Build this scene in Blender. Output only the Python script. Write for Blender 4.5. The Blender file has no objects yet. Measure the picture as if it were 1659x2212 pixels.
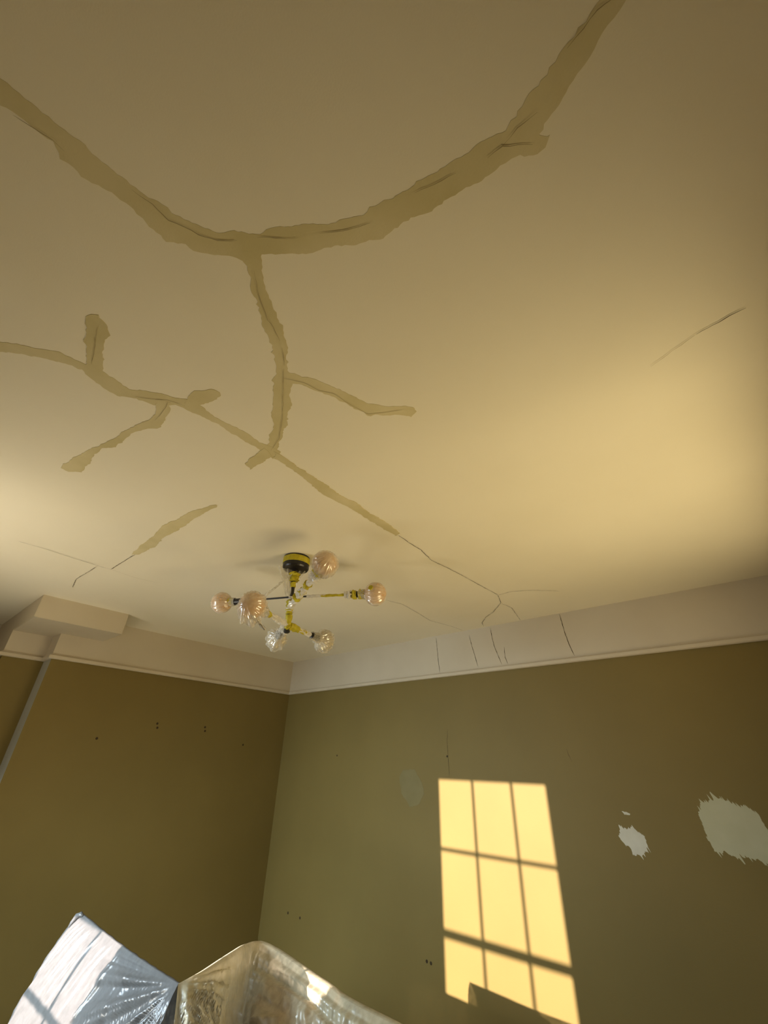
import bpy, bmesh, math, random
from mathutils import Vector, Matrix, noise
R = random.Random(7)
scene = bpy.context.scene
COL = scene.collection

# ------------------------------------------------------------------ camera
CAM_RIGHT = Vector((0.752064, 0.658609, 0.025192))
CAM_UP = Vector((0.319789, -0.398054, 0.859818))
CAM_FWD = Vector((-0.576312, 0.638582, 0.509978))
cam_data = bpy.data.cameras.new('camera')
cam_data.sensor_fit = 'HORIZONTAL'
cam_data.sensor_width = 36.0
cam_data.lens = 19.8596
cam_data.clip_start = 0.02
cam = bpy.data.objects.new('camera', cam_data)
COL.objects.link(cam)
m3 = Matrix((CAM_RIGHT, CAM_UP, -CAM_FWD)).transposed()
cam.matrix_world = Matrix.Translation((4.4769, -3.3636, 1.7)) @ m3.to_4x4()
scene.camera = cam

# ------------------------------------------------------------------ world, sun, daylight
SUN_DIR = Vector((0.277, 1.0, -0.265)).normalized()      # low sun through the back window
world = bpy.data.worlds.new('sky')
scene.world = world
world.use_nodes = True
bg = world.node_tree.nodes['Background']
bg.inputs['Color'].default_value = (0.62, 0.80, 1.0, 1)
bg.inputs['Strength'].default_value = 0.6

def add_light(name, kind, loc, direction, energy, color, **kw):
    d = bpy.data.lights.new(name, kind)
    d.energy = energy
    d.color = color
    for k, v in kw.items():
        setattr(d, k, v)
    o = bpy.data.objects.new(name, d)
    COL.objects.link(o)
    o.location = loc
    o.rotation_euler = Vector(direction).to_track_quat('-Z', 'Y').to_euler()
    return o

add_light('sun', 'SUN', (0, -12, 4), SUN_DIR, 21.0, (1.0, 0.82, 0.72), angle=math.radians(0.45))
# daylight through the back window, plus an added fill at the side
# back window: cool sky light falling inwards and down, and warm light thrown up by the ground outside
add_light('window_daylight', 'AREA', (1.36, -4.02, 1.45), (0.15, 1, -0.42), 68.0, (0.70, 0.87, 1.0),
          shape='RECTANGLE', size=1.20, size_y=1.50, spread=math.radians(98))
add_light('upward_area_light', 'AREA', (1.55, -4.02, 1.05), (0.40, 0.85, 0.62), 41.0, (1.0, 0.89, 0.68),
          shape='RECTANGLE', size=0.80, size_y=0.80, spread=math.radians(160))
# added warm ceiling fill, aimed up from a made-up side window
add_light('upward_area_light', 'AREA', (5.09, -1.35, 1.10), (-0.95, -0.42, 0.70), 25.5, (1.0, 0.80, 0.43),
          shape='RECTANGLE', size=1.25, size_y=0.95, spread=math.radians(140))

scene.view_settings.view_transform = 'Standard'
scene.view_settings.look = 'None'
scene.view_settings.gamma = 1.0
scene.view_settings.use_curve_mapping = False
scene.view_settings.exposure = 0.0
scene.cycles.use_denoising = True
scene.cycles.max_bounces = 7
scene.cycles.diffuse_bounces = 4
scene.cycles.transparent_max_bounces = 12
scene.cycles.caustics_reflective = False
scene.cycles.caustics_refractive = False

# ------------------------------------------------------------------ room sizes (metres)
H = 2.75          # ceiling
ZM = 2.375        # underside of the moulding below the frieze
XR = 4.86         # side wall
YB = -3.85        # window wall
Y1, Y2 = -2.455, -2.745     # returns of the left wall
XA, XB = -0.22, -0.95       # recess depths
T = 0.24          # wall thickness

# ------------------------------------------------------------------ helpers
def mesh_obj(name, bm, mat, parent=None, smooth=False, recalc=True):
    if recalc:
        bmesh.ops.recalc_face_normals(bm, faces=bm.faces)
    me = bpy.data.meshes.new(name)
    bm.to_mesh(me)
    bm.free()
    if smooth:
        for p in me.polygons:
            p.use_smooth = True
    for m in (mat if isinstance(mat, (list, tuple)) else [mat]):
        me.materials.append(m)
    o = bpy.data.objects.new(name, me)
    COL.objects.link(o)
    if parent is not None:
        o.parent = parent
    return o

def tag(o, label=None, cat=None, kind=None, group=None):
    if label: o['label'] = label
    if cat: o['category'] = cat
    if kind: o['kind'] = kind
    if group: o['group'] = group
    return o

def empty(name, loc):
    o = bpy.data.objects.new(name, None)
    o.empty_display_size = 0.1
    COL.objects.link(o)
    o.location = loc
    return o

def box(bm, x0, x1, y0, y1, z0, z1):
    vs = [bm.verts.new((x, y, z)) for z in (z0, z1) for y in (y0, y1) for x in (x0, x1)]
    for f in ((0, 2, 3, 1), (4, 5, 7, 6), (0, 1, 5, 4), (2, 6, 7, 3), (0, 4, 6, 2), (1, 3, 7, 5)):
        bm.faces.new([vs[i] for i in f])
    return vs

def quad(bm, pts):
    return bm.faces.new([bm.verts.new(p) for p in pts])

def prism(bm, poly, to3, thick_dir, depth):
    """closed outline -> a slab whose face lies at to3(p) and whose skirt runs 'depth' along thick_dir"""
    d = Vector(thick_dir) * depth
    top = [bm.verts.new(to3(p)) for p in poly]
    bot = [bm.verts.new(Vector(to3(p)) + d) for p in poly]
    bm.faces.new(top)
    n = len(poly)
    for i in range(n):
        j = (i + 1) % n
        bm.faces.new((top[i], bot[i], bot[j], top[j]))

def tube(bm, pts, radii, seg=10, cap=True, wob=0.0, seed=0.0):
    """swept round tube with a radius per point; wob adds crumpled noise"""
    pts = [Vector(p) for p in pts]
    rings = []
    prev = None
    for i, p in enumerate(pts):
        t = (pts[min(i + 1, len(pts) - 1)] - pts[max(i - 1, 0)]).normalized()
        if prev is None:
            a = t.orthogonal().normalized()
        else:
            a = (prev - t * prev.dot(t)).normalized()
        prev = a
        b = t.cross(a)
        r = radii[i] if hasattr(radii, '__len__') else radii
        ring = []
        for k in range(seg):
            an = 2 * math.pi * k / seg
            q = a * math.cos(an) + b * math.sin(an)
            rr = r
            if wob:
                rr *= 1 + wob * noise.noise(Vector((math.cos(an) * 1.6 + seed, math.sin(an) * 1.6, i * 0.8 + seed)))
            ring.append(bm.verts.new(p + q * rr))
        rings.append(ring)
    for i in range(len(rings) - 1):
        for k in range(seg):
            bm.faces.new((rings[i][k], rings[i][(k + 1) % seg], rings[i + 1][(k + 1) % seg], rings[i + 1][k]))
    if cap:
        bm.faces.new(rings[0][::-1])
        bm.faces.new(rings[-1])
    return rings

def lerp(a, b, t):
    return a + (b - a) * t

def sstep(a, b, x):
    t = min(1, max(0, (x - a) / (b - a)))
    return t * t * (3 - 2 * t)

# ------------------------------------------------------------------ materials
def new_mat(name):
    m = bpy.data.materials.new(name)
    m.use_nodes = True
    nt = m.node_tree
    return m, nt, nt.nodes['Principled BSDF'], nt.nodes['Material Output']

def paint(name, c1, c2, scale=3.0, rough=0.6, bump=0.15, bscale=220.0, spec=0.3):
    m, nt, p, out = new_mat(name)
    tc = nt.nodes.new('ShaderNodeTexCoord')
    n = nt.nodes.new('ShaderNodeTexNoise')
    n.inputs['Scale'].default_value = scale
    n.inputs['Detail'].default_value = 6
    nt.links.new(tc.outputs['Object'], n.inputs['Vector'])
    r = nt.nodes.new('ShaderNodeValToRGB')
    r.color_ramp.elements[0].position = 0.35
    r.color_ramp.elements[1].position = 0.65
    r.color_ramp.elements[0].color = (*c1, 1)
    r.color_ramp.elements[1].color = (*c2, 1)
    nt.links.new(n.outputs['Fac'], r.inputs['Fac'])
    nt.links.new(r.outputs['Color'], p.inputs['Base Color'])
    p.inputs['Roughness'].default_value = rough
    p.inputs['Specular IOR Level'].default_value = spec
    if bump:
        n2 = nt.nodes.new('ShaderNodeTexNoise')
        n2.inputs['Scale'].default_value = bscale
        n2.inputs['Detail'].default_value = 3
        nt.links.new(tc.outputs['Object'], n2.inputs['Vector'])
        b = nt.nodes.new('ShaderNodeBump')
        b.inputs['Strength'].default_value = bump
        b.inputs['Distance'].default_value = 0.002
        nt.links.new(n2.outputs['Fac'], b.inputs['Height'])
        nt.links.new(b.outputs['Normal'], p.inputs['Normal'])
    return m

def plain(name, col, rough=0.5, metallic=0.0, spec=0.5, trans=0.0):
    m, nt, p, out = new_mat(name)
    p.inputs['Base Color'].default_value = (*col, 1)
    p.inputs['Roughness'].default_value = rough
    p.inputs['Metallic'].default_value = metallic
    p.inputs['Specular IOR Level'].default_value = spec
    return m

def film(name, col, clear, gloss_rough=0.18, trans_share=0.5, gloss=0.08, streak=None):
    """thin plastic film: partly see-through, partly milky, shiny"""
    m, nt, p, out = new_mat(name)
    nt.nodes.remove(p)
    N, L = nt.nodes, nt.links
    d = N.new('ShaderNodeBsdfDiffuse'); d.inputs['Color'].default_value = (*col, 1)
    t = N.new('ShaderNodeBsdfTranslucent'); t.inputs['Color'].default_value = (*col, 1)
    g = N.new('ShaderNodeBsdfGlossy'); g.inputs['Roughness'].default_value = gloss_rough
    g.inputs['Color'].default_value = (0.95, 0.95, 0.95, 1)
    c = N.new('ShaderNodeBsdfTransparent')
    m1 = N.new('ShaderNodeMixShader'); m1.inputs[0].default_value = trans_share
    L.new(d.outputs[0], m1.inputs[1]); L.new(t.outputs[0], m1.inputs[2])
    m2 = N.new('ShaderNodeMixShader')
    L.new(m1.outputs[0], m2.inputs[1]); L.new(c.outputs[0], m2.inputs[2])
    tc = N.new('ShaderNodeTexCoord')
    nz = N.new('ShaderNodeTexNoise'); nz.inputs['Scale'].default_value = 30
    nz.inputs['Detail'].default_value = 4
    L.new(tc.outputs['Object'], nz.inputs['Vector'])
    mr = N.new('ShaderNodeMapRange')
    mr.inputs['From Min'].default_value = 0.3; mr.inputs['From Max'].default_value = 0.7
    mr.inputs['To Min'].default_value = max(0, clear - 0.15); mr.inputs['To Max'].default_value = min(1, clear + 0.15)
    L.new(nz.outputs['Fac'], mr.inputs['Value'])
    L.new(mr.outputs[0], m2.inputs[0])
    m3_ = N.new('ShaderNodeMixShader'); m3_.inputs[0].default_value = gloss
    L.new(m2.outputs[0], m3_.inputs[1]); L.new(g.outputs[0], m3_.inputs[2])
    if streak:
        w = N.new('ShaderNodeTexNoise'); w.inputs['Scale'].default_value = streak
        w.inputs['Detail'].default_value = 5
        L.new(tc.outputs['Object'], w.inputs['Vector'])
        b = N.new('ShaderNodeBump'); b.inputs['Strength'].default_value = 0.18
        b.inputs['Distance'].default_value = 0.006
        L.new(w.outputs['Fac'], b.inputs['Height'])
        for s in (d, t, g):
            L.new(b.outputs['Normal'], s.inputs['Normal'])
    L.new(m3_.outputs[0], out.inputs['Surface'])
    return m

M_CEIL = paint('ceiling_paint', (0.80, 0.735, 0.57), (0.84, 0.775, 0.61), scale=1.2, rough=0.75, bump=0.10, bscale=260)
M_STRIP = paint('ceiling_filler', (0.565, 0.485, 0.255), (0.665, 0.58, 0.345), scale=5, rough=0.85, bump=0.2, bscale=180)
M_TRIM = paint('trim_paint', (0.54, 0.465, 0.335), (0.58, 0.505, 0.37), scale=2, rough=0.6, bump=0.06, bscale=120)
M_WALL = paint('olive_paint', (0.178, 0.129, 0.036), (0.194, 0.141, 0.040), scale=1.5, rough=0.62, bump=0.12, bscale=160, spec=0.25)
M_FILLER = paint('wall_filler', (0.52, 0.50, 0.40), (0.58, 0.56, 0.46), scale=14, rough=0.85, bump=0.25, bscale=140)
M_FILLER_DIM = paint('wall_filler_coat', (0.44, 0.42, 0.27), (0.47, 0.45, 0.30), scale=10, rough=0.85, bump=0.2, bscale=140)
M_FAINT = paint('wall_touch_up', (0.176, 0.142, 0.052), (0.195, 0.156, 0.062), scale=9, rough=0.7, bump=0.12, bscale=160)
M_RETURN_LIT = paint('lit_return_paint', (0.36, 0.355, 0.29), (0.40, 0.395, 0.33), scale=4, rough=0.6, bump=0.1, bscale=160)  # same olive wall, lightened to stand in for window light
M_CRACK = plain('crack_dark', (0.05, 0.035, 0.018), 0.9, spec=0.1)
M_CRACK_SOFT = plain('crack_soft', (0.33, 0.27, 0.15), 0.9, spec=0.1)
M_FLOOR = paint('floor_covering', (0.70, 0.62, 0.47), (0.76, 0.68, 0.53), scale=2, rough=0.8, bump=0.1)
M_WHITE = plain('window_white', (0.80, 0.79, 0.76), 0.4)
M_BLIND = plain('blind_fabric', (0.70, 0.68, 0.62), 0.9)
M_GROUND = paint('outdoor_ground', (0.20, 0.18, 0.14), (0.28, 0.25, 0.2), scale=0.5, rough=0.9, bump=0)
STRIPS = {
    'M1': [(3.748, -3.731), (3.758, -3.644), (3.764, -3.616), (3.766, -3.553), (3.769, -3.502), (3.768, -3.446), (3.771, -3.412), (3.788, -3.36), (3.785, -3.337), (3.801, -3.298), (3.831, -3.242), (3.859, -3.224), (3.9, -3.183), (3.935, -3.169), (4.03, -3.1), (4.065, -3.072), (4.109, -3.055), (4.132, -3.056), (4.181, -3.038), (4.248, -3.023), (4.332, -3.006), (4.372, -2.996), (4.418, -2.982), (4.443, -2.987), (4.492, -3.0), (4.552, -3.021), (4.571, -3.025), (4.609, -3.031), (4.659, -3.04), (4.685, -3.018), (4.639, -3.004), (4.617, -2.999), (4.572, -2.983), (4.509, -2.954), (4.463, -2.935), (4.482, -2.917), (4.463, -2.905), (4.448, -2.908), (4.405, -2.932), (4.383, -2.938), (4.318, -2.946), (4.277, -2.957), (4.22, -2.963), (4.187, -2.984), (4.151, -2.982), (4.112, -2.991), (4.06, -3.016), (3.99, -3.064), (3.96, -3.074), (3.863, -3.152), (3.829, -3.146), (3.816, -3.167), (3.804, -3.195), (3.775, -3.226), (3.75, -3.263), (3.747, -3.286), (3.714, -3.317), (3.721, -3.366), (3.73, -3.396), (3.724, -3.43), (3.711, -3.484), (3.711, -3.531), (3.731, -3.554), (3.724, -3.607), (3.716, -3.636), (3.711, -3.727)],
    'V1': [(3.834, -3.191), (3.813, -3.158), (3.788, -3.131), (3.774, -3.124), (3.755, -3.105), (3.738, -3.077), (3.697, -3.026), (3.662, -2.973), (3.622, -2.929), (3.598, -2.909), (3.559, -2.895), (3.469, -2.835), (3.384, -2.767), (3.288, -2.719), (3.232, -2.699), (3.269, -2.668), (3.35, -2.706), (3.436, -2.749), (3.539, -2.813), (3.592, -2.848), (3.62, -2.886), (3.671, -2.931), (3.696, -2.944), (3.729, -2.982), (3.759, -3.04), (3.792, -3.087), (3.816, -3.119), (3.842, -3.143), (3.875, -3.156)],
    'V2': [(3.608, -2.894), (3.632, -2.869), (3.659, -2.819), (3.688, -2.76), (3.702, -2.706), (3.718, -2.65), (3.723, -2.623), (3.767, -2.57), (3.829, -2.524), (3.835, -2.508), (3.827, -2.492), (3.798, -2.483), (3.774, -2.518), (3.685, -2.583), (3.676, -2.631), (3.666, -2.682), (3.644, -2.752), (3.622, -2.81), (3.58, -2.873)],
    'L1': [(2.944, -3.615), (3.049, -3.512), (3.101, -3.451), (3.146, -3.385), (3.158, -3.337), (3.16, -3.315), (3.168, -3.267), (3.167, -3.256), (3.159, -3.187), (3.21, -3.117), (3.26, -3.04), (3.266, -3.001), (3.259, -2.931), (3.266, -2.816), (3.264, -2.745), (3.281, -2.692), (3.275, -2.664), (3.248, -2.648), (3.22, -2.648), (3.22, -2.705), (3.227, -2.747), (3.23, -2.875), (3.222, -2.985), (3.206, -3.048), (3.153, -3.092), (3.133, -3.151), (3.09, -3.198), (3.104, -3.281), (3.124, -3.316), (3.107, -3.375), (3.043, -3.463), (3.005, -3.504), (2.896, -3.609)],
    'L2': [(3.139, -3.311), (3.166, -3.317), (3.346, -3.371), (3.371, -3.357), (3.362, -3.329), (3.331, -3.309), (3.287, -3.308), (3.151, -3.262), (3.122, -3.279)],
    'L3': [(3.24, -3.04), (3.316, -3.034), (3.368, -3.007), (3.376, -2.981), (3.367, -2.972), (3.342, -2.971), (3.255, -2.996), (3.235, -3.021)],
    'L4': [(3.191, -3.103), (3.137, -3.082), (3.068, -3.076), (2.979, -3.096), (2.932, -3.105), (2.745, -3.144), (2.659, -3.166), (2.534, -3.185), (2.462, -3.191), (2.454, -3.163), (2.493, -3.122), (2.553, -3.125), (2.738, -3.128), (2.794, -3.096), (2.95, -3.084), (2.992, -3.066), (3.043, -3.037), (3.103, -3.035), (3.206, -3.068)],
    'L5': [(3.249, -2.711), (3.175, -2.712), (3.101, -2.705), (3.082, -2.663), (3.149, -2.666), (3.226, -2.666)],
    'L6': [(1.77, -2.629), (1.941, -2.648), (2.13, -2.653), (2.279, -2.677), (2.437, -2.658), (2.539, -2.658), (2.701, -2.612), (2.692, -2.597), (2.617, -2.607), (2.484, -2.607), (2.281, -2.602), (2.137, -2.612), (2.015, -2.589), (1.805, -2.602)],
    'L7': [(3.266, -2.675), (3.252, -2.545), (3.245, -2.397), (3.233, -2.287), (3.248, -2.197), (3.23, -2.114), (3.232, -2.044), (3.227, -1.92), (3.209, -1.831), (3.176, -1.823), (3.182, -2.012), (3.19, -2.169), (3.186, -2.242), (3.177, -2.337), (3.221, -2.52), (3.229, -2.652)],
}
CEILING_CRACKS = [
    (0.0028, 2, [(3.721, -3.615), (3.728, -3.583), (3.733, -3.554), (3.731, -3.533)]),
    (0.003, 2, [(3.766, -3.415), (3.771, -3.373), (3.766, -3.335), (3.781, -3.304), (3.791, -3.275), (3.813, -3.24), (3.848, -3.21)]),
    (0.003, 2, [(3.89, -3.183), (3.941, -3.135), (3.964, -3.12)]),
    (0.0028, 2, [(4.008, -3.094), (4.052, -3.063), (4.112, -3.033)]),
    (0.003, 2, [(4.223, -3.015), (4.266, -3.0), (4.309, -2.987)]),
    (0.0035, 2, [(4.371, -2.969), (4.402, -2.965), (4.448, -2.93)]),
    (0.0032, 2, [(4.403, -2.966), (4.437, -2.972), (4.475, -2.97)]),
    (0.0032, 2, [(4.548, -3.013), (4.564, -3.016), (4.6, -3.025), (4.624, -3.021)]),
    (0.0028, 2, [(3.818, -3.142), (3.781, -3.107), (3.759, -3.08), (3.73, -3.037), (3.723, -3.013), (3.699, -2.975)]),
    (0.004, 2, [(3.685, -2.956), (3.662, -2.931), (3.637, -2.912)]),
    (0.003, 2, [(3.626, -2.905), (3.571, -2.866), (3.447, -2.774), (3.345, -2.713), (3.259, -2.688)]),
    (0.0025, 2, [(3.594, -2.883), (3.628, -2.83), (3.643, -2.774), (3.67, -2.736), (3.677, -2.657), (3.692, -2.592), (3.74, -2.561), (3.798, -2.53)]),
    (0.003, 2, [(3.336, -3.341), (3.262, -3.322), (3.177, -3.305)]),
    (0.0025, 2, [(3.138, -3.161), (3.178, -3.108), (3.209, -3.082), (3.231, -3.027)]),
    (0.0025, 2, [(3.203, -3.076), (3.167, -3.066), (3.074, -3.062)]),
    (0.004, 1, [(3.195, -1.822), (3.183, -1.712), (3.18, -1.602), (3.142, -1.446), (3.154, -1.305), (3.16, -1.13), (3.162, -0.901), (3.165, -0.682)]),
    (0.004, 1, [(3.165, -0.682), (3.102, -0.516), (2.942, -0.343), (2.838, -0.268), (2.725, -0.138), (2.688, -0.043)]),
    (0.003, 1, [(3.158, -0.675), (3.272, -0.683), (3.396, -0.623), (3.532, -0.496)]),
    (0.003, 1, [(3.098, -0.493), (3.11, -0.361), (3.051, -0.141), (3.018, -0.023)]),
    (0.003, 1, [(2.458, -1.08), (2.493, -0.92), (2.459, -0.702), (2.414, -0.45), (2.462, -0.207), (2.472, -0.035)]),
    (0.003, 1, [(1.433, -3.126), (1.437, -2.99), (1.418, -2.837), (1.41, -2.689), (1.413, -2.62)]),
    (0.0018, 1, [(1.413, -2.62), (1.391, -2.465), (1.414, -2.317)]),
    (0.0045, 1, [(1.413, -2.62), (1.64, -2.62), (1.786, -2.617)]),
    (0.004, 1, [(1.376, -2.697), (1.233, -2.7), (1.022, -2.707), (0.808, -2.667)]),
    (0.003, 1, [(4.609, -2.238), (4.649, -2.242), (4.686, -2.247), (4.721, -2.247)]),
    (0.0015, 1, [(4.486, -2.195), (4.558, -2.221), (4.609, -2.238)]),
]
FRIEZE_CRACKS = [[(2.158, 2.733), (2.171, 2.554), (2.184, 2.418)], [(2.514, 2.705), (2.534, 2.609), (2.58, 2.422)], [(2.73, 2.733), (2.737, 2.64), (2.753, 2.561), (2.785, 2.466), (2.8, 2.421)], [(2.838, 2.557), (2.836, 2.475), (2.853, 2.419)], [(3.337, 2.744), (3.353, 2.586), (3.366, 2.507), (3.39, 2.42)]]
WALL_CRACKS = [[(2.236, 1.961), (2.225, 1.858), (2.229, 1.762), (2.232, 1.611)], [(3.211, 1.817), (3.219, 1.778), (3.234, 1.74)]]
HOLES_RIGHT = [(0.905, 1.755), (2.219, 1.762), (0.401, 0.498), (0.574, 0.494), (1.972, 0.508), (2.008, 0.506)]
HOLES_LEFT = [(-1.456, 1.964), (-1.446, 1.93), (-0.979, 1.965), (-0.971, 1.932), (-1.922, 1.819), (-0.513, 1.83)]
PATCH_BIG = [(3.893, 1.513), (3.913, 1.551), (3.957, 1.564), (3.995, 1.584), (4.052, 1.564), (4.113, 1.549), (4.167, 1.517), (4.183, 1.44), (4.183, 1.346), (4.15, 1.302), (4.101, 1.322), (4.047, 1.33), (4.006, 1.325), (3.958, 1.334), (3.918, 1.335), (3.901, 1.383), (3.898, 1.444)]
PATCH_SMALL = [(3.439, 1.359), (3.463, 1.401), (3.495, 1.398), (3.532, 1.412), (3.551, 1.385), (3.584, 1.37), (3.587, 1.315), (3.569, 1.291), (3.54, 1.275), (3.497, 1.27), (3.486, 1.308), (3.459, 1.323)]
PATCH_TINY = [(3.483, 1.484), (3.509, 1.483), (3.53, 1.473), (3.525, 1.466), (3.497, 1.466)]
PATCH_FAINT = [(1.709, 1.595), (1.761, 1.652), (1.878, 1.662), (1.959, 1.571), (1.976, 1.492), (1.922, 1.416), (1.825, 1.397), (1.741, 1.479)]
RIDGE = [(2.342, -2.11, 0.944), (2.33, -2.02, 0.954), (2.266, -1.9, 0.952), (2.156, -1.76, 0.931), (2.032, -1.62, 0.901), (1.94, -1.49, 0.87), (1.941, -1.42, 0.852), (2.048, -1.4, 0.839), (2.261, -1.45, 0.847), (2.431, -1.493, 0.854), (2.565, -1.53, 0.863), (2.673, -1.548, 0.859), (2.788, -1.57, 0.865), (2.883, -1.565, 0.862), (2.973, -1.56, 0.859), (3.074, -1.55, 0.851)]
# ------------------------------------------------------------------ ragged outlines
def ragged(poly, step=0.014, amp=0.004, seed=0.0, spike=0.0, sdir=None):
    out = []
    n = len(poly)
    area = sum(poly[i][0] * poly[(i + 1) % n][1] - poly[(i + 1) % n][0] * poly[i][1] for i in range(n))
    side = -1 if area > 0 else 1
    for i in range(n):
        a, b = Vector(poly[i]), Vector(poly[(i + 1) % n])
        L = (b - a).length
        k = max(1, int(L / step))
        nrm = Vector((-(b - a).y, (b - a).x))
        nrm = nrm / max(L, 1e-6)
        for j in range(k):
            p = lerp(a, b, j / k)
            v = noise.noise(Vector((p.x * 22 + seed, p.y * 22, seed))) * amp * 1.6
            v += noise.noise(Vector((p.x * 90 + seed, p.y * 90, seed + 3))) * amp
            q = p + nrm * v
            if spike:
                k2 = spike * (R.random() ** 2.5) * (1 if R.random() < 0.7 else -0.5)
                sd = Vector(sdir)
                q += sd * (k2 * (1 if sd.dot(nrm) > 0 else -1) * abs(sd.dot(nrm)) * side)
            out.append(tuple(q))
    return out

def ribbon(bm, pts, width, to3, seed=0.0, step=0.012, amp=0.0025):
    """thin wandering crack"""
    path = []
    for i in range(len(pts) - 1):
        a, b = Vector(pts[i]), Vector(pts[i + 1])
        k = max(1, int((b - a).length / step))
        for j in range(k):
            path.append(lerp(a, b, j / k))
    path.append(Vector(pts[-1]))
    L, Rr = [], []
    n = len(path)
    for i, p in enumerate(path):
        t = (path[min(i + 1, n - 1)] - path[max(i - 1, 0)])
        nr = Vector((-t.y, t.x)).normalized()
        off = nr * amp * (noise.noise(Vector((p.x * 30 + seed, p.y * 30, seed))) + 0.7 * noise.noise(Vector((p.x * 90, p.y * 90, seed))))
        w = width * 0.5 * (0.75 + 0.7 * noise.noise(Vector((p.x * 45, p.y * 45, seed + 5))))
        w *= min(1.0, 0.25 + i / 3, 0.25 + (n - 1 - i) / 3)
        w = max(w, width * 0.12)
        c = p + off
        L.append(bm.verts.new(to3(c + nr * w)))
        Rr.append(bm.verts.new(to3(c - nr * w)))
    for i in range(n - 1):
        bm.faces.new((L[i], L[i + 1], Rr[i + 1], Rr[i]))

# ------------------------------------------------------------------ room shell
def wall_grid(bm, us, zs, holes, to3, thick):
    """slab with rectangular openings; holes = [(u0,u1,z0,z1)]; thick = offset of the outer face"""
    us = sorted(set(us + [h[0] for h in holes] + [h[1] for h in holes]))
    zs = sorted(set(zs + [h[2] for h in holes] + [h[3] for h in holes]))
    d = Vector(thick)
    def solid(i, j):
        if i < 0 or j < 0 or i >= len(us) - 1 or j >= len(zs) - 1:
            return False
        u, z = (us[i] + us[i + 1]) / 2, (zs[j] + zs[j + 1]) / 2
        return not any(h[0] < u < h[1] and h[2] < z < h[3] for h in holes)
    for i in range(len(us) - 1):
        for j in range(len(zs) - 1):
            if not solid(i, j):
                continue
            c = [(us[i], zs[j]), (us[i + 1], zs[j]), (us[i + 1], zs[j + 1]), (us[i], zs[j + 1])]
            P = [Vector(to3(*k)) for k in c]
            quad(bm, P)
            quad(bm, [p + d for p in P])
            for k, (ni, nj) in enumerate(((i, j - 1), (i + 1, j), (i, j + 1), (i - 1, j))):
                if not solid(ni, nj):
                    a, b = P[k], P[(k + 1) % 4]
                    quad(bm, [a, b, b + d, a + d])
    bmesh.ops.remove_doubles(bm, verts=bm.verts, dist=1e-5)

# floor, ceiling
bm = bmesh.new(); box(bm, XB - T, XR + T, YB - T, T, -0.2, 0.0)
tag(mesh_obj('floor', bm, M_FLOOR), 'pale covered floor below the draped furniture', 'floor', 'structure')
bm = bmesh.new(); box(bm, XB - T, XR + T, YB - T, T, H, H + 0.2)
ceiling = tag(mesh_obj('ceiling', bm, M_CEIL), 'cream painted ceiling with tan filler bands over long cracks', 'ceiling', 'structure')

# right wall (opposite the windows)
bm = bmesh.new()
wall_grid(bm, [-T, XR + T], [0, H], [], lambda u, z: (u, 0, z), (0, T, 0))
wall_right = tag(mesh_obj('wall_right', bm, M_WALL), 'olive painted wall with a bright sunlit window pattern', 'wall', 'structure')

# left wall: chimney-breast face and the two stepped returns
bm = bmesh.new()
prof = [(0, 0), (0, Y1), (XA, Y1), (XA, Y2), (XB, Y2), (XB, YB), (XB - T, YB), (XB - T, 0)]
top = [bm.verts.new((x, y, H)) for x, y in prof]
bot = [bm.verts.new((x, y, 0)) for x, y in prof]
bm.faces.new(top); bm.faces.new(bot[::-1])
for i in range(len(prof)):
    j = (i + 1) % len(prof)
    f = bm.faces.new((top[i], bot[i], bot[j], top[j]))
    f.material_index = 1 if i == 1 else 0          # return edge coloured lighter as if lit by the window
wall_left = tag(mesh_obj('wall_left', bm, [M_WALL, M_RETURN_LIT]), 'dark olive wall stepping back beside a return edge lightened as if window-lit', 'wall', 'structure')

# back wall with the sash window that throws the pattern on the wall, side wall with an added one
YW = YB - 0.08
KX, KZ = SUN_DIR.x / SUN_DIR.y, SUN_DIR.z / SUN_DIR.y
wu = lambda x: x + KX * YW            # wall pattern -> window plane, along the sun
wz = lambda z: z + KZ * YW
F = 0.06
SIDE = 0.34                            # narrow side light left of the main sashes
GA = (wu(2.130) - SIDE, wu(3.025), 0.62, wz(1.605))
bm = bmesh.new()
wall_grid(bm, [XB - T, XR + T], [0, H], [(GA[0] - F, GA[1] + F, GA[2] - F, GA[3] + F)], lambda u, z: (u, YB, z), (0, -T, 0))
tag(mesh_obj('wall_back', bm, M_WALL), 'olive window wall behind the viewpoint', 'wall', 'structure')
GC = (-2.00, -0.70, 0.60, 2.20)  # opening of the made-up side window for the ceiling fill
bm = bmesh.new()
wall_grid(bm, [YB - T, T], [0, H], [(GC[0] - F, GC[1] + F, GC[2] - F, GC[3] + F)], lambda u, z: (XR, u, z), (T, 0, 0))
tag(mesh_obj('wall_side', bm, M_WALL), 'olive side wall beside the viewpoint with one added window', 'wall', 'structure')

bm = bmesh.new(); box(bm, -40, 40, -60, 30, -3.3, -3.2)
tag(mesh_obj('ground_outside', bm, M_GROUND), 'brown ground outside below the windows', 'ground', 'structure')

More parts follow.
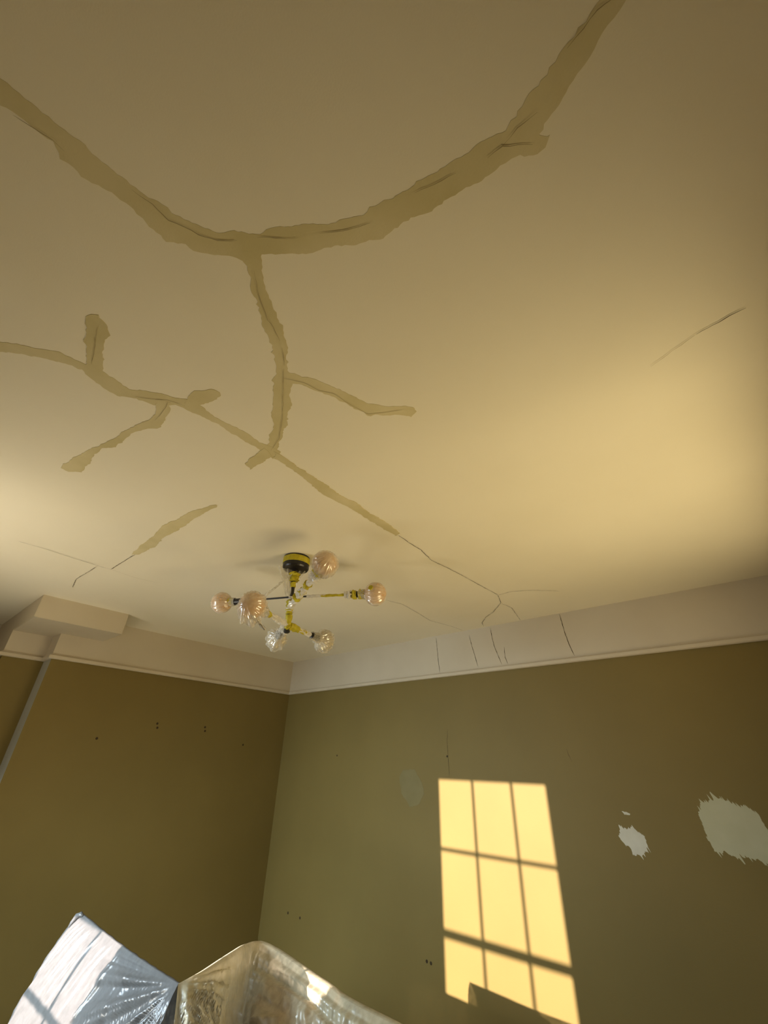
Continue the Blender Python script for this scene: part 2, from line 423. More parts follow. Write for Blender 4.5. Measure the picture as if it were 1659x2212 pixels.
# ------------------------------------------------------------------ windows
def sash_window(name, g, to3, rows, cols, rail, label):
    """g=(u0,u1,z0,z1) glass extents; rows = z of horizontal bars [(z,half height)], cols = u of vertical bars"""
    u0, u1, z0, z1 = g
    def bx(bm, a, b, c, d, w0, w1):
        P = [to3(u, w, z) for z in (c, d) for w in (w0, w1) for u in (a, b)]
        vs = [bm.verts.new(p) for p in P]
        for f in ((0, 2, 3, 1), (4, 5, 7, 6), (0, 1, 5, 4), (2, 6, 7, 3), (0, 4, 6, 2), (1, 3, 7, 5)):
            bm.faces.new([vs[i] for i in f])
    bm = bmesh.new()
    for a, b, c, d in ((u0 - F, u0, z0 - F, z1 + F), (u1, u1 + F, z0 - F, z1 + F), (u0, u1, z1, z1 + F), (u0, u1, z0 - F, z0)):
        bx(bm, a, b, c, d, -0.03, 0.03)
    w = tag(mesh_obj(name, bm, M_WHITE), label, 'window', 'structure')
    for c in cols:
        bm = bmesh.new(); bx(bm, c - 0.008, c + 0.008, z0, z1, -0.012, 0.012)
        mesh_obj('glazing_bar', bm, M_WHITE, w)
    for z, hh in rows:
        bm = bmesh.new(); bx(bm, u0, u1, z - hh, z + hh, -0.014, 0.014)
        mesh_obj('meeting_rail' if hh > 0.018 else 'glazing_bar', bm, M_WHITE, w)
    us = [u0] + cols + [u1]
    zs = sorted([z0] + [r[0] for r in rows] + [z1])
    for i in range(len(us) - 1):
        for j in range(len(zs) - 1):
            bm = bmesh.new(); bx(bm, us[i] + 0.01, us[i + 1] - 0.01, zs[j] + 0.01, zs[j + 1] - 0.01, -0.002, 0.002)
            mesh_obj('pane', bm, M_PANE, w)
    return w

m, nt, p, out = new_mat('window_glass')
nt.nodes.remove(p)
tr = nt.nodes.new('ShaderNodeBsdfTransparent'); gl = nt.nodes.new('ShaderNodeBsdfGlossy')
gl.inputs['Roughness'].default_value = 0.02
mx = nt.nodes.new('ShaderNodeMixShader'); mx.inputs[0].default_value = 0.04
nt.links.new(tr.outputs[0], mx.inputs[1]); nt.links.new(gl.outputs[0], mx.inputs[2]); nt.links.new(mx.outputs[0], out.inputs['Surface'])
M_PANE = m

backw = lambda u, w, z: (u, YW + w, z)
sash_window('window_1', GA, backw, [(wz(1.152), 0.009), (wz(0.683), 0.022), (wz(0.09), 0.011)], [wu(2.118), wu(2.438), wu(2.762)], 0.02,
            'white sash window with three panes across and added half shutters')
sash_window('added_side_window', GC, lambda u, w, z: (XR + 0.08 + w, u, z), [(1.4, 0.024)], [-1.35], 0.02, 'added white sash window in the side wall, holding the ceiling fill')
bm = bmesh.new(); box(bm, wu(2.385), wu(2.465), YW + 0.035, YW + 0.055, 0.58, wz(0.452))  # unseen leaf added to cut the sun pattern's lower edge
tag(mesh_obj('added_shutter', bm, M_WHITE), 'narrow white half-height shutter leaf added to cut the sun, taller than its neighbour', 'shutter')
bm = bmesh.new(); box(bm, wu(2.467), GA[1] + 0.04, YW + 0.035, YW + 0.055, 0.58, wz(0.386))  # unseen leaf added, set lower so sun grazes the clear sheet
tag(mesh_obj('added_shutter', bm, M_WHITE), 'wide white half-height shutter leaf added over the lower sash to cut the sun', 'shutter')
bm = bmesh.new(); box(bm, GA[0] - 0.04, wu(2.118), YW + 0.035, YW + 0.041, wz(0.372), GA[3] + 0.05)  # unseen blind added to keep sun off the wall left of the pattern
tag(mesh_obj('added_blind', bm, M_BLIND), 'narrow beige roller blind added over the side light to block sun', 'blind')

# ------------------------------------------------------------------ frieze, moulding, boxing
def sweep(name, prof, path, closed_ends=True, mat=M_TRIM):
    """sweep profile [(out,z)] along a plan path [(x,y)], offset to the room side (left of travel) with mitres"""
    bm = bmesh.new()
    n = len(path)
    P = [Vector(p) for p in path]
    rings = []
    for i in range(n):
        ns = []
        if i > 0:
            d = (P[i] - P[i - 1]).normalized(); ns.append(Vector((-d.y, d.x)))
        if i < n - 1:
            d = (P[i + 1] - P[i]).normalized(); ns.append(Vector((-d.y, d.x)))
        if len(ns) == 2:
            nm = (ns[0] + ns[1]); nm = nm / (nm.dot(ns[0]))
        else:
            nm = ns[0]
        rings.append([bm.verts.new((P[i].x + nm.x * o, P[i].y + nm.y * o, z)) for o, z in prof])
    k = len(prof)
    for i in range(n - 1):
        for j in range(k):
            jj = (j + 1) % k
            bm.faces.new((rings[i][j], rings[i][jj], rings[i + 1][jj], rings[i + 1][j]))
    bm.faces.new(rings[0]); bm.faces.new(rings[-1][::-1])
    return mesh_obj(name, bm, mat)

# plan path with the room on its left-hand side
plan = [(XR, YB), (XR, 0), (0, 0), (0, Y1), (XA, Y1), (XA, Y2), (XB, Y2), (XB, YB)]
frieze_prof = [(-0.02, ZM + 0.02), (0.006, ZM + 0.02), (0.006, H + 0.01), (-0.02, H + 0.01)]
frieze = tag(sweep('trim_1', frieze_prof, plan), 'broad cream plaster frieze running below the ceiling', 'frieze', 'structure')
mould_prof = [(-0.02, ZM), (0.018, ZM), (0.026, ZM + 0.006), (0.026, ZM + 0.026), (0.020, ZM + 0.032), (0.014, ZM + 0.034),
              (0.012, ZM + 0.040), (-0.02, ZM + 0.040)]
tag(sweep('trim_2', mould_prof, plan), 'slim cream moulding along the bottom of the frieze', 'moulding', 'structure')
cove = [(0.0, H + 0.005), (0.0, H - 0.03), (0.008, H - 0.03), (0.014, H - 0.014), (0.024, H - 0.005), (0.040, H + 0.001), (0.040, H + 0.005)]
tag(sweep('trim_4', cove, [(XR, YB), (XR, -0.007)]), 'plain cream cove where ceiling meets the side wall', 'cove', 'structure')
bm = bmesh.new()
bmx = box(bm, XA - 0.01, 0.43, Y2 - 0.008, -2.125, 2.580, H + 0.01)
bmesh.ops.bevel(bm, geom=[e for e in bm.edges], offset=0.004, segments=2, affect='EDGES')
tag(mesh_obj('trim_3', bm, M_TRIM), 'cream boxed-in pipe casing under the ceiling above the olive wall', 'boxing', 'structure')

# ------------------------------------------------------------------ ceiling repairs and cracks
STRIP_LABEL = {'M1': 'long broad tan filler band sweeping across the ceiling', 'V1': 'tan filler band joining the two long bands',
               'V2': 'short tan filler band pointing at the side wall', 'L1': 'tan filler band running to the left edge',
               'L6': 'separate short tan filler band near the chandelier'}
for i, (k, poly) in enumerate(STRIPS.items()):
    bm = bmesh.new()
    z = H - 0.0006 - 0.0002 * i
    prism(bm, ragged(poly, step=0.008, amp=0.0045, seed=i * 3.1, spike=0.006, sdir=(0.7, 0.7)), lambda p, z=z: (p[0], p[1], z), (0, 0, 1), 0.004)
    o = mesh_obj('filler_band', bm, M_STRIP, ceiling)
    if k in STRIP_LABEL:
        o['label'] = STRIP_LABEL[k]
for i, (w, lv, pts) in enumerate(CEILING_CRACKS):
    bm = bmesh.new()
    z = H - (0.0034 if lv == 2 else 0.0036)
    ribbon(bm, pts, w * (0.62 if lv == 2 else 0.9), lambda p, z=z: (p[0], p[1], z), seed=i * 1.7)
    mesh_obj('crack', bm, M_CRACK_SOFT if (lv == 2 or w < 0.002) else M_CRACK, ceiling)
for i, pts in enumerate(FRIEZE_CRACKS):
    bm = bmesh.new()
    ribbon(bm, pts, 0.0045, lambda p: (p[0], -0.0075, p[1]), seed=20 + i, amp=0.002)
    mesh_obj('crack', bm, M_CRACK, frieze)
for i, pts in enumerate(WALL_CRACKS):
    bm = bmesh.new()
    ribbon(bm, pts, 0.0028, lambda p: (p[0], -0.001, p[1]), seed=40 + i, amp=0.002)
    mesh_obj('crack', bm, M_CRACK, wall_right)

# ------------------------------------------------------------------ wall filler patches and screw holes
for i, (poly, mat, lab, spike) in enumerate(((PATCH_BIG, M_FILLER_DIM, 'large pale filler patch', 0.035), (PATCH_SMALL, M_FILLER, 'small off-white filler patch', 0.026),
                                      (PATCH_TINY, M_FILLER, 'tiny off-white filler dab', 0.004), (PATCH_FAINT, M_FAINT, 'faint greenish touched-up spot', 0.01))):
    bm = bmesh.new()
    prism(bm, ragged(poly, step=0.0045, amp=0.004, seed=60 + i, spike=spike, sdir=(-0.42, 0.91)), lambda p: (p[0], -0.0012, p[1]), (0, 1, 0), 0.003)
    mesh_obj('filler_patch', bm, mat, wall_right)['label'] = lab
def hole_mesh(bm, to3, r):
    n = 8
    a = [bm.verts.new(to3(r * math.cos(2 * math.pi * k / n), r * math.sin(2 * math.pi * k / n), 0.0012)) for k in range(n)]
    b = [bm.verts.new(to3(1.5 * r * math.cos(2 * math.pi * k / n), 1.5 * r * math.sin(2 * math.pi * k / n), 0.0)) for k in range(n)]
    c = bm.verts.new(to3(0, 0, 0.0006))
    for k in range(n):
        j = (k + 1) % n
        bm.faces.new((a[k], a[j], c)); bm.faces.new((a[k], b[k], b[j], a[j]))
for x, z in HOLES_RIGHT:
    bm = bmesh.new(); hole_mesh(bm, lambda a, b, d, x=x, z=z: (x + a, -d, z + b), 0.0055 if z > 1 else 0.007)
    mesh_obj('screw_hole', bm, M_CRACK, wall_right)
for y, z in HOLES_LEFT:
    bm = bmesh.new(); hole_mesh(bm, lambda a, b, d, y=y, z=z: (d, y + a, z + b), 0.007)
    mesh_obj('screw_hole', bm, M_CRACK, wall_left)

# ------------------------------------------------------------------ chandelier wrapped in film and tape
M_BLACK = plain('black_metal', (0.012, 0.010, 0.010), 0.35, spec=0.5)
M_TAPE = paint('yellow_tape', (0.40, 0.33, 0.012), (0.54, 0.46, 0.03), scale=40, rough=0.5, bump=0.3, bscale=90)
M_BULB = plain('amber_bulb', (0.78, 0.43, 0.12), 0.25, spec=0.5)
M_BULB_CLEAR = plain('pale_bulb', (0.62, 0.52, 0.34), 0.15, spec=0.6)
M_FILM = film('cling_film', (0.92, 0.88, 0.78), 0.58, 0.14, 0.25, 0.14)
M_FILM_MILKY = film('twisted_film', (0.92, 0.88, 0.80), 0.18, 0.20, 0.25, 0.12)
M_FILM_CLEAR = film('clear_film', (0.92, 0.88, 0.78), 0.66, 0.10, 0.25, 0.16)

SX, SY = 2.526, -1.970
chand = tag(empty('chandelier', (SX, SY, H)), 'six-bulb ceiling chandelier masked with cling film and yellow tape', 'chandelier')
def L3(x, y, z):            # room point -> chandelier space
    return Vector((x - SX, y - SY, z - H))

def lathe(bm, prof, seg=36, axis_pt=(0, 0)):
    rings = []
    for r, z in prof:
        rings.append([bm.verts.new((axis_pt[0] + r * math.cos(2 * math.pi * k / seg), axis_pt[1] + r * math.sin(2 * math.pi * k / seg), z)) for k in range(seg)])
    for i in range(len(rings) - 1):
        for k in range(seg):
            bm.faces.new((rings[i][k], rings[i][(k + 1) % seg], rings[i + 1][(k + 1) % seg], rings[i + 1][k]))
    bm.faces.new(rings[0]); bm.faces.new(rings[-1])

bm = bmesh.new()
lathe(bm, [(0.075, 0.0), (0.077, -0.004), (0.077, -0.068), (0.073, -0.076), (0.03, -0.080), (0.018, -0.086), (0.016, -0.095)])
rose = mesh_obj('ceiling_rose', bm, M_BLACK, chand, smooth=False)
bm = bmesh.new()
lathe(bm, [(0.0785, -0.010), (0.0795, -0.012), (0.0795, -0.044), (0.0785, -0.046)], 36)
for v in bm.verts:
    v.co.z += 0.003 * noise.noise(v.co * 20)
mesh_obj('tape_band', bm, M_TAPE, rose)

bm = bmesh.new()
tube(bm, [(0, 0, -0.08), (0, 0, -0.20), (0, 0, -0.30), (0, 0, -0.435)], 0.011, 12)
lathe(bm, [(0.016, -0.425), (0.017, -0.435), (0.017, -0.446), (0.012, -0.450)], 16)
stem = mesh_obj('stem', bm, M_BLACK, chand)

def tape_lump(parent, a, b, r, seed, n=7, name='tape_wrap', mat=None):
    """crumpled tape wound round a straight run a-b"""
    a, b = Vector(a), Vector(b)
    bm = bmesh.new()
    pts = [lerp(a, b, i / (n - 1)) for i in range(n)]
    rad = [r * (0.85 + 0.35 * noise.noise(Vector((i * 1.3, seed, 0))) + (0.12 if i % 2 else 0)) for i in range(n)]
    tube(bm, pts, rad, 9, True, 0.55, seed)
    return mesh_obj(name, bm, mat or M_TAPE, parent)

def film_lump(parent, a, b, r, seed, n=12, mat=None, sag=0.0):
    a, b = Vector(a), Vector(b)
    bm = bmesh.new()
    pts, rad = [], []
    for i in range(n):
        t = i / (n - 1)
        p = lerp(a, b, t)
        p.z -= sag * math.sin(math.pi * t)
        pts.append(p)
        rad.append(r * (0.75 + 0.55 * abs(noise.noise(Vector((t * 6 + seed, seed, 1)))) * 1.5))
    tube(bm, pts, rad, 12, True, 0.6, seed)
    return mesh_obj('film_wrap', bm, mat or M_FILM_MILKY, parent, smooth=False)

# tape and film on the stem
tape_lump(stem, (0.004, -0.004, -0.098), (0.002, 0.0, -0.150), 0.030, 2.1, 6)
tape_lump(stem, (0.0, 0.0, -0.158), (0, 0, -0.188), 0.017, 5.3, 4)
tape_lump(stem, (0, 0, -0.262), (0, 0, -0.345), 0.021, 7.7, 8)
tape_lump(stem, (0, 0, -0.350), (0.004, 0, -0.436), 0.019, 9.2, 8)
film_lump(stem, (0.0, 0, -0.245), (0.0, 0, -0.33), 0.018, 4.4)
# loose film hanging from the rose beside the stem
def hanging_film(parent, p_top, p_bot, w_top, w_bot, side, seed, name='loose_film', mat=None):
    bm = bmesh.new()
    nu, nv = 14, 12
    a, b, s = Vector(p_top), Vector(p_bot), Vector(side).normalized()
    out = s.cross((b - a).normalized())
    g = []
    for j in range(nv):
        v = j / (nv - 1)
        c = lerp(a, b, v); w = lerp(w_top, w_bot, v)
        row = []
        for i in range(nu):
            u = i / (nu - 1) - 0.5
            dd = 0.010 * math.sin(u * 22 + seed + v * 1.5) * (0.5 + 0.5 * v) + 0.014 * noise.noise(Vector((u * 4, v * 3, seed)))
            row.append(bm.verts.new(c + s * (u * w) + out * dd + Vector((0, 0, 0.012 * noise.noise(Vector((u * 7, seed, v * 2)))))))
        g.append(row)
    for j in range(nv - 1):
        for i in range(nu - 1):
            bm.faces.new((g[j][i], g[j][i + 1], g[j + 1][i + 1], g[j + 1][i]))
    return mesh_obj(name, bm, mat or M_FILM_CLEAR, parent, smooth=True)
hanging_film(rose, (-0.030, -0.050, -0.066), (-0.012, -0.012, -0.245), 0.085, 0.030, (0.58, 0.815, 0), 1.0, mat=M_FILM)
hanging_film(rose, (0.020, 0.035, -0.072), (0.004, 0.006, -0.150), 0.05, 0.03, (0.58, 0.815, 0), 3.0)
hanging_film(rose, (-0.010, -0.060, -0.155), (-0.13, -0.11, -0.262), 0.16, 0.02, (0.40, 0.55, 0.7), 5.0)

# bulbs: room positions of the globe centres and the heights where the rods cross the stem
BULBS = [  # (centre, z of the rod at the stem, kind, label)
    ((2.125, -2.175, 2.497), 2.505, 'A', 'amber globe bulb in gathered film'),
    ((2.785, -2.361, 2.300), 2.345, 'B', 'large amber globe bulb in loose crinkled film'),
    ((2.198, -1.804, 2.350), 2.350, 'C', 'globe bulb in a clear drooping film bag'),
    ((2.410, -1.598, 2.350), 2.345, 'D', 'globe bulb in shiny pleated film with black holder showing'),
    ((2.930, -1.700, 2.515), 2.505, 'E', 'amber globe bulb with a yellow tape dab'),
    ((2.945, -2.095, 2.556), 2.450, 'F', 'amber globe bulb in milky film'),
]
GR = 0.058
def axis_frame(d):
    d = d.normalized()
    a = d.cross(Vector((0, 0, 1))).normalized()
    return d, a, a.cross(d)

def globe(bm, c, d, r, neck_len, neck_r, seg=28, ridges=0, amp=0.0, seed=0.0, loose=0.0, rings_n=22, stretch=1.0):
    """globe around centre c whose neck runs backwards along -d; optional film ridges gathered at the neck"""
    d, a, b = axis_frame(d)
    prof = []
    for i in range(rings_n):
        th = math.pi * i / (rings_n - 1) * 0.86
        prof.append((r * math.cos(th) * stretch, r * math.sin(th)))
    x_end = prof[-1][0]
    for i in range(1, 6):
        t = i / 5
        prof.append((x_end - neck_len * t, lerp(prof[rings_n - 1][1], neck_r, sstep(0, 1, t))))
    tip = bm.verts.new(c + d * prof[0][0])
    rings = []
    for i, (x, rr) in enumerate(prof[1:], 1):
        t = i / (len(prof) - 1)
        ring = []
        for k in range(seg):
            an = 2 * math.pi * k / seg
            f = 1.0
            if ridges:
                ph = 1.2 * noise.noise(Vector((math.cos(an) * 2 + seed, math.sin(an) * 2, seed)))
                f += amp * (0.25 + t) * math.sin(ridges * an + ph * 6) + amp * 0.8 * noise.noise(Vector((math.cos(an) * 3, math.sin(an) * 3 + seed, t * 5)))
            p = c + d * x + (a * math.cos(an) + b * math.sin(an)) * rr * f
            if loose:
                p.z -= loose * max(0, -math.sin(an) * 1.0 if b.z > 0 else math.sin(an)) * math.sin(math.pi * min(1, t * 1.1)) * (0.7 + 0.6 * noise.noise(Vector((an * 2, seed, t * 3))))
            ring.append(bm.verts.new(p))
        rings.append(ring)
    for k in range(seg):
        bm.faces.new((tip, rings[0][k], rings[0][(k + 1) % seg]))
    for i in range(len(rings) - 1):
        for k in range(seg):
            bm.faces.new((rings[i][k], rings[i + 1][k], rings[i + 1][(k + 1) % seg], rings[i][(k + 1) % seg]))
    return rings

for bi, (c, zs, kind, lab) in enumerate(BULBS):
    c = L3(*c)
    root = Vector((0, 0, zs - H))
    d = (c - root).normalized()
    Ltot = (c - root).length
    P = lambda s: root + d * s
    s_sock0 = Ltot - GR - 0.085
    s_sock1 = Ltot - GR - 0.012
    bm = bmesh.new(); tube(bm, [P(0), P(s_sock0 * 0.5), P(s_sock0 + 0.005)], 0.0052, 10)
    arm = mesh_obj('arm', bm, M_BLACK, chand)
    bm = bmesh.new()
    tube(bm, [P(s_sock0 - 0.004), P(s_sock0), P(s_sock0 + 0.012), P(s_sock0 + 0.014), P(s_sock1 - 0.02), P(s_sock1 - 0.018), P(s_sock1)],
         [0.008, 0.016, 0.0185, 0.0175, 0.0175, 0.020, 0.020], 16)
    sock = mesh_obj('lampholder', bm, M_BLACK, chand)
    bm = bmesh.new(); globe(bm, c, d, GR, 0.03, 0.017)
    bulb = mesh_obj('bulb', bm, M_BULB if kind in 'ABEF' else M_BULB_CLEAR, chand, smooth=True)
    bulb['label'] = lab
    # film over the bulb
    bm = bmesh.new()
    if kind == 'A':
        globe(bm, c, d, GR * 1.05, 0.035, 0.022, 110, 24, 0.05, 1.0 + bi)
    elif kind == 'B':
        globe(bm, c, d, GR * 1.10, 0.080, 0.024, 110, 23, 0.10, 2.0 + bi, loose=0.036)
    elif kind == 'C':
        globe(bm, c, d, GR * 1.08, 0.12, 0.024, 90, 9, 0.13, 3.3 + bi, loose=0.020, stretch=1.10)
    elif kind == 'D':
        globe(bm, c, d, GR * 1.12, 0.085, 0.020, 110, 17, 0.12, 4.0 + bi, loose=0.014)
    elif kind == 'E':
        globe(bm, c, d, GR * 1.07, 0.04, 0.024, 110, 20, 0.065, 5.0 + bi, loose=0.010)
    else:
        globe(bm, c, d, GR * 1.12, 0.055, 0.030, 110, 22, 0.09, 6.0 + bi, loose=0.014)
    mesh_obj('film_cover', bm, M_FILM if kind in 'ABEF' else M_FILM_CLEAR, bulb, smooth=True)['label'] = 'cling film gathered round the bulb'
    # tape and film along the arm
    if kind == 'A':
        tape_lump(sock, P(s_sock1 - 0.010), P(s_sock1 + 0.020), 0.027, 11.0, 5)
    if kind == 'B':
        film_lump(arm, P(0.03), P(s_sock0), 0.016, 12.0, 16)
        tape_lump(arm, P(s_sock0 * 0.80), P(s_sock0 * 0.93), 0.016, 13.0, 5)
        film_lump(sock, P(s_sock0), P(s_sock1), 0.027, 12.6, 10, M_FILM)
        hanging_film(bulb, c + Vector((0.02, -0.01, -0.045)), c + Vector((0.055, 0.05, -0.105)), 0.02, 0.004, (1, 0.6, 0), 9.0, 'film_tail', M_FILM_MILKY)
    if kind == 'C':
        film_lump(arm, P(0.02), P(s_sock0), 0.026, 14.0, 14, M_FILM_CLEAR)
        film_lump(arm, P(0.03), P(0.14), 0.026, 14.5, 10, M_FILM)
    if kind == 'D':
        tape_lump(arm, P(0.02), P(0.10), 0.021, 15.0, 6)
        tape_lump(arm, P(0.105), P(s_sock0 * 0.72), 0.015, 16.0, 6)
        film_lump(arm, P(0.03), P(s_sock0 * 0.95), 0.015, 17.0, 14)
    if kind == 'E':
        film_lump(arm, P(0.09), P(0.20), 0.010, 18.0, 12)
        tape_lump(arm, P(0.17), P(s_sock0 - 0.03), 0.0085, 19.0, 9)
        film_lump(sock, P(s_sock0 - 0.035), P(s_sock0 + 0.012), 0.022, 20.0, 8)
        tape_lump(sock, P(s_sock0 + 0.010), P(s_sock0 + 0.034), 0.0255, 21.0, 4)
        tape_lump(sock, P(s_sock0 + 0.044), P(s_sock1 + 0.006), 0.0255, 22.0, 4)
        bm = bmesh.new()
        n = 12
        dn = Vector((0.62, -0.62, 0.20)); dn = (dn - d * 0.45).normalized()
        ax = dn.orthogonal().normalized(); ay = dn.cross(ax)
        cen = c + dn * GR * 1.16
        v1 = [bm.verts.new(cen + (ax * math.cos(2 * math.pi * k / n) + ay * math.sin(2 * math.pi * k / n)) * 0.014) for k in range(n)]
        v2 = [bm.verts.new(v.co - dn * 0.010) for v in v1]
        bm.faces.new(v1)
        for k in range(n):
            bm.faces.new((v1[k], v2[k], v2[(k + 1) % n], v1[(k + 1) % n]))
        mesh_obj('tape_dab', bm, M_TAPE, bulb)
    if kind == 'F':
        film_lump(arm, P(-0.01), P(s_sock0), 0.020, 23.0, 18)
        for q, (s0, s1) in enumerate(((0.30, 0.37), (0.50, 0.58), (0.72, 0.80))):
            tape_lump(arm, P(s_sock0 * s0), P(s_sock0 * s1), 0.0245, 24.0 + q, 4)
        film_lump(sock, P(s_sock0 - 0.01), P(s_sock1), 0.029, 28.0, 10)
        tape_lump(sock, P(s_sock1 - 0.018), P(s_sock1 + 0.010), 0.033, 29.0, 4)

# ------------------------------------------------------------------ draped furniture
M_SHEET = film('polythene_sheet', (0.145, 0.146, 0.146), 0.05, 0.26, 0.10, 0.055, streak=55)
M_CLEAR_SHEET = film('clear_sheet', (0.58, 0.53, 0.38), 0.32, 0.34, 0.10, 0.07, streak=25)
M_CHAIR = paint('beige_upholstery', (0.74, 0.50, 0.32), (0.80, 0.56, 0.37), scale=30, rough=0.9, bump=0.3, bscale=200)
M_WOOD = paint('dark_wood', (0.09, 0.05, 0.025), (0.14, 0.08, 0.04), scale=8, rough=0.5, bump=0.1)

P1 = Vector((1.215, -2.110, 0.958))
PIN = Vector((2.342, -2.110, 0.944))

def fan(a, seed):
    """folded profile as a function of fan angle"""
    return (math.sin(a * 34 + seed + 1.5 * math.sin(a * 7)) * 0.55 + noise.noise(Vector((a * 26, seed, 0))) * 0.8 + 0.35 * noise.noise(Vector((a * 70, seed, 2))))

def left_sheet():
    bm = bmesh.new()
    NU, NV = 220, 110
    g = []
    hgt = 0.93
    for j in range(NV + 1):
        v = j / NV
        t = v ** 1.5                      # finer rows near the top edge
        row = []
        for i in range(NU + 1):
            s = i / NU
            base = P1.lerp(PIN, s)
            drop = hgt * t
            flare = 0.10 * (1 - math.exp(-drop * 6)) + 0.20 * drop          # swings out towards the viewer
            lean = -0.10 * drop * (1 - s) - 0.02 * (1 - s) * sstep(0, 0.06, drop)
            x = base.x + lean + 0.22 * drop * s
            y = base.y - flare * (0.40 + 0.6 * (1 - s)) - 0.32 * drop * s
            z = base.z - drop - 0.010 * math.sin(math.pi * s)
            # folds: parallel runs on the sunlit side, a fan from the pinch on the other
            dx, dz = (1 - s) * 1.13, drop
            rad = math.hypot(dx, dz)
            ang = math.atan2(dz, dx + 1e-4)
            w = sstep(0.35, 0.80, s)
            slant = s * 1.13 + 0.42 * drop
            run = (noise.noise(Vector((slant * 26, drop * 2.2, 1))) * 0.010 + noise.noise(Vector((slant * 70, drop * 4, 2))) * 0.0052
                   + noise.noise(Vector((slant * 130, drop * 9, 5))) * 0.0022)
            fold = fan(ang, 1.3) * 0.026 * min(1, rad * 3.0) + 0.002 * noise.noise(Vector((ang * 60, rad * 12, 4)))
            amp = sstep(0.0, 0.05, drop)
            dis = lerp(run, fold + 0.5 * run, w) * amp
            y -= dis
            z += 0.3 * dis
            if s < 0.02 and drop < 0.05:
                z -= 0.006
            row.append(bm.verts.new((x, y, max(z, 0.012))))
        g.append(row)
    # folded-over back flap behind the top edge
    back = []
    for j in range(1, 16):
        t = j / 15
        row = []
        for i in range(NU + 1):
            s = i / NU
            base = P1.lerp(PIN, s)
            row.append(bm.verts.new((base.x - 0.03 * t * (1 - s), base.y + 0.018 * math.sin(min(1, t * 4) * math.pi / 2) + 0.06 * t + 0.006 * noise.noise(Vector((s * 20, t * 3, 8))),
                                     base.z + 0.004 * math.sin(min(1, t * 5) * math.pi) - 0.90 * t * t - 0.010 * math.sin(math.pi * s))))
        back.append(row)
    rows = back[::-1] + g
    for j in range(len(rows) - 1):
        for i in range(NU):
            bm.faces.new((rows[j][i], rows[j][i + 1], rows[j + 1][i + 1], rows[j + 1][i]))
    # side closing strip on the left edge
    return mesh_obj('dust_sheet', bm, M_SHEET, smooth=True)
ls = tag(left_sheet(), 'sharp-cornered white polythene dust sheet catching sun beside the olive wall', 'dust sheet')

# hem along the corner: a rolled bit of sheet at the peak
bm = bmesh.new()
hp = [P1 + Vector(v) for v in ((-0.022, -0.040, -0.070), (-0.014, -0.026, -0.036), (-0.002, -0.014, -0.010), (0.018, -0.008, 0.000), (0.045, -0.004, -0.004))]
tube(bm, hp, [0.004, 0.010, 0.013, 0.011, 0.004], 10, True, 0.3, 3.0)
mesh_obj('rolled_hem', bm, M_SHEET, ls, smooth=True)

def ridge_at(u):
    f = u * (len(RIDGE) - 1)
    i = min(int(f), len(RIDGE) - 2)
    a = [Vector(RIDGE[max(0, min(len(RIDGE) - 1, k))]) for k in (i - 1, i, i + 1, i + 2)]
    t = f - i
    return 0.5 * ((2 * a[1]) + (a[2] - a[0]) * t + (2 * a[0] - 5 * a[1] + 4 * a[2] - a[3]) * t * t + (3 * a[1] - a[0] - 3 * a[2] + a[3]) * t ** 3)

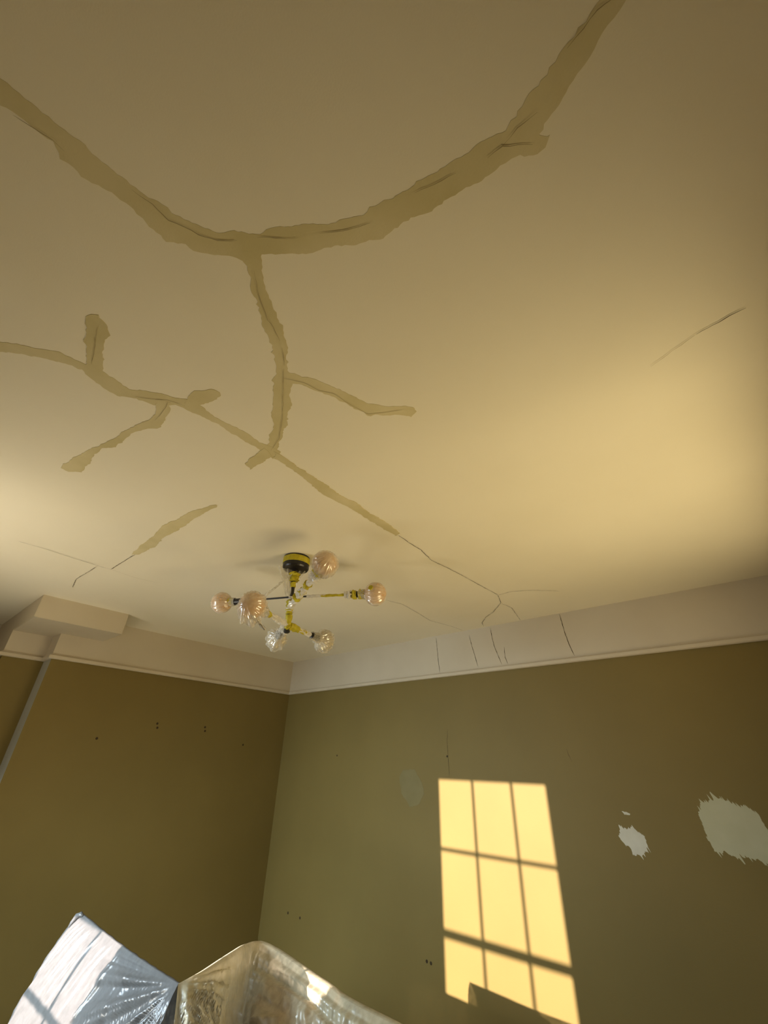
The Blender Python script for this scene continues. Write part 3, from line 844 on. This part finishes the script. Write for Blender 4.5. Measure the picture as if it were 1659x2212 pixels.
def right_sheet():
    bm = bmesh.new()
    NU, NV = 220, 110
    g = []
    for j in range(NV + 1):
        v = j / NV
        t = v ** 1.6
        row = []
        for i in range(NU + 1):
            u = i / NU
            base = ridge_at(u)
            drop = t * (base.z - 0.02)
            k = sstep(0.12, 0.50, u)
            out = lerp(0.50, 0.40, k) * (1 - math.exp(-drop * 3.2))
            rel = base - PIN
            ang = math.atan2(drop, rel.length + 0.02)
            x = base.x + lerp(0.95, 0.05, k) * out + 0.04 * drop
            y = base.y - lerp(0.45, 1.0, k) * out
            z = base.z - drop
            wf = math.exp(-rel.length * 1.0)
            um = u * 1.65
            dis = wf * fan(ang * 2.3, 4.0) * 0.034 * min(1, (rel.length + drop) * 4)
            diag = um - drop * 0.9
            dis += noise.noise(Vector((diag * 5.5, drop * 2.5, 3))) * 0.045 * sstep(0.01, 0.10, drop)
            rg = 1 - abs(noise.noise(Vector((diag * 8, drop * 3.0, 7)))) * 2.4
            dis += 0.030 * max(0, rg) ** 3 * sstep(0.02, 0.10, drop)
            rg = 1 - abs(noise.noise(Vector(((um + drop * 1.2) * 7, drop * 4.0, 17)))) * 2.6
            dis += 0.020 * max(0, rg) ** 3 * sstep(0.04, 0.14, drop)
            pl = noise.noise(Vector((um * 30 - drop * 9, drop * 3, 9))) + 0.6 * noise.noise(Vector((um * 64 - drop * 16, drop * 6, 12)))
            dis += pl * 0.014 * (1 - 0.7 * sstep(0.06, 0.25, drop))
            dis += noise.noise(Vector((um * 26, drop * 22, 11))) * 0.007
            dis *= sstep(0.0, 0.035, drop)
            x += dis * lerp(0.75, 0.05, k)
            y -= dis * lerp(0.45, 0.8, k)
            z += 0.55 * dis
            row.append(bm.verts.new((x, y, max(z, 0.012))))
        g.append(row)
    back = []
    for j in range(1, 14):
        t = j / 13
        row = []
        for i in range(NU + 1):
            u = i / NU
            base = ridge_at(u)
            row.append(bm.verts.new((base.x - 0.02 * t, base.y + 0.05 * math.sin(min(1, t * 3) * math.pi / 2) + 0.10 * t,
                                     base.z + 0.006 * math.sin(min(1, t * 6) * math.pi) - (base.z - 0.02) * t * t)))
        back.append(row)
    rows = back[::-1] + g
    for j in range(len(rows) - 1):
        for i in range(NU):
            bm.faces.new((rows[j][i], rows[j][i + 1], rows[j + 1][i + 1], rows[j + 1][i]))
    return mesh_obj('dust_sheet', bm, M_CLEAR_SHEET, smooth=True)
tag(right_sheet(), 'see-through crinkled plastic dust sheet over a rounded beige armchair', 'dust sheet')

# armchair under the clear sheet
ch = tag(empty('armchair', (2.20, -1.42, 0.0)), 'beige upholstered armchair seen faintly through clear plastic', 'armchair')
def cushion(bm, x0, x1, y0, y1, z0, z1, r):
    box(bm, x0, x1, y0, y1, z0, z1)
    bmesh.ops.bevel(bm, geom=list(bm.edges), offset=r, segments=5, affect='EDGES')
bm = bmesh.new(); cushion(bm, -0.22, 0.26, -0.10, 0.05, 0.30, 0.745, 0.065)
mesh_obj('backrest', bm, M_CHAIR, ch, smooth=True)
bm = bmesh.new(); cushion(bm, -0.20, 0.24, -0.34, -0.04, 0.26, 0.40, 0.05)
mesh_obj('seat', bm, M_CHAIR, ch, smooth=True)
for x0, x1 in ((-0.32, -0.21), (0.25, 0.35)):
    bm = bmesh.new(); cushion(bm, x0, x1, -0.26, 0.04, 0.14, 0.50, 0.04)
    mesh_obj('armrest', bm, M_CHAIR, ch, smooth=True)
for x, y in ((-0.27, -0.20), (0.30, -0.20), (-0.27, 0.0), (0.30, 0.0)):
    bm = bmesh.new(); tube(bm, [(x, y, 0.0), (x, y, 0.08), (x, y, 0.16)], [0.016, 0.022, 0.026], 10)
    mesh_obj('leg', bm, M_WOOD, ch)
bm = bmesh.new(); cushion(bm, -0.30, 0.33, -0.24, 0.03, 0.15, 0.28, 0.02)
mesh_obj('seat_frame', bm, M_CHAIR, ch, smooth=True)
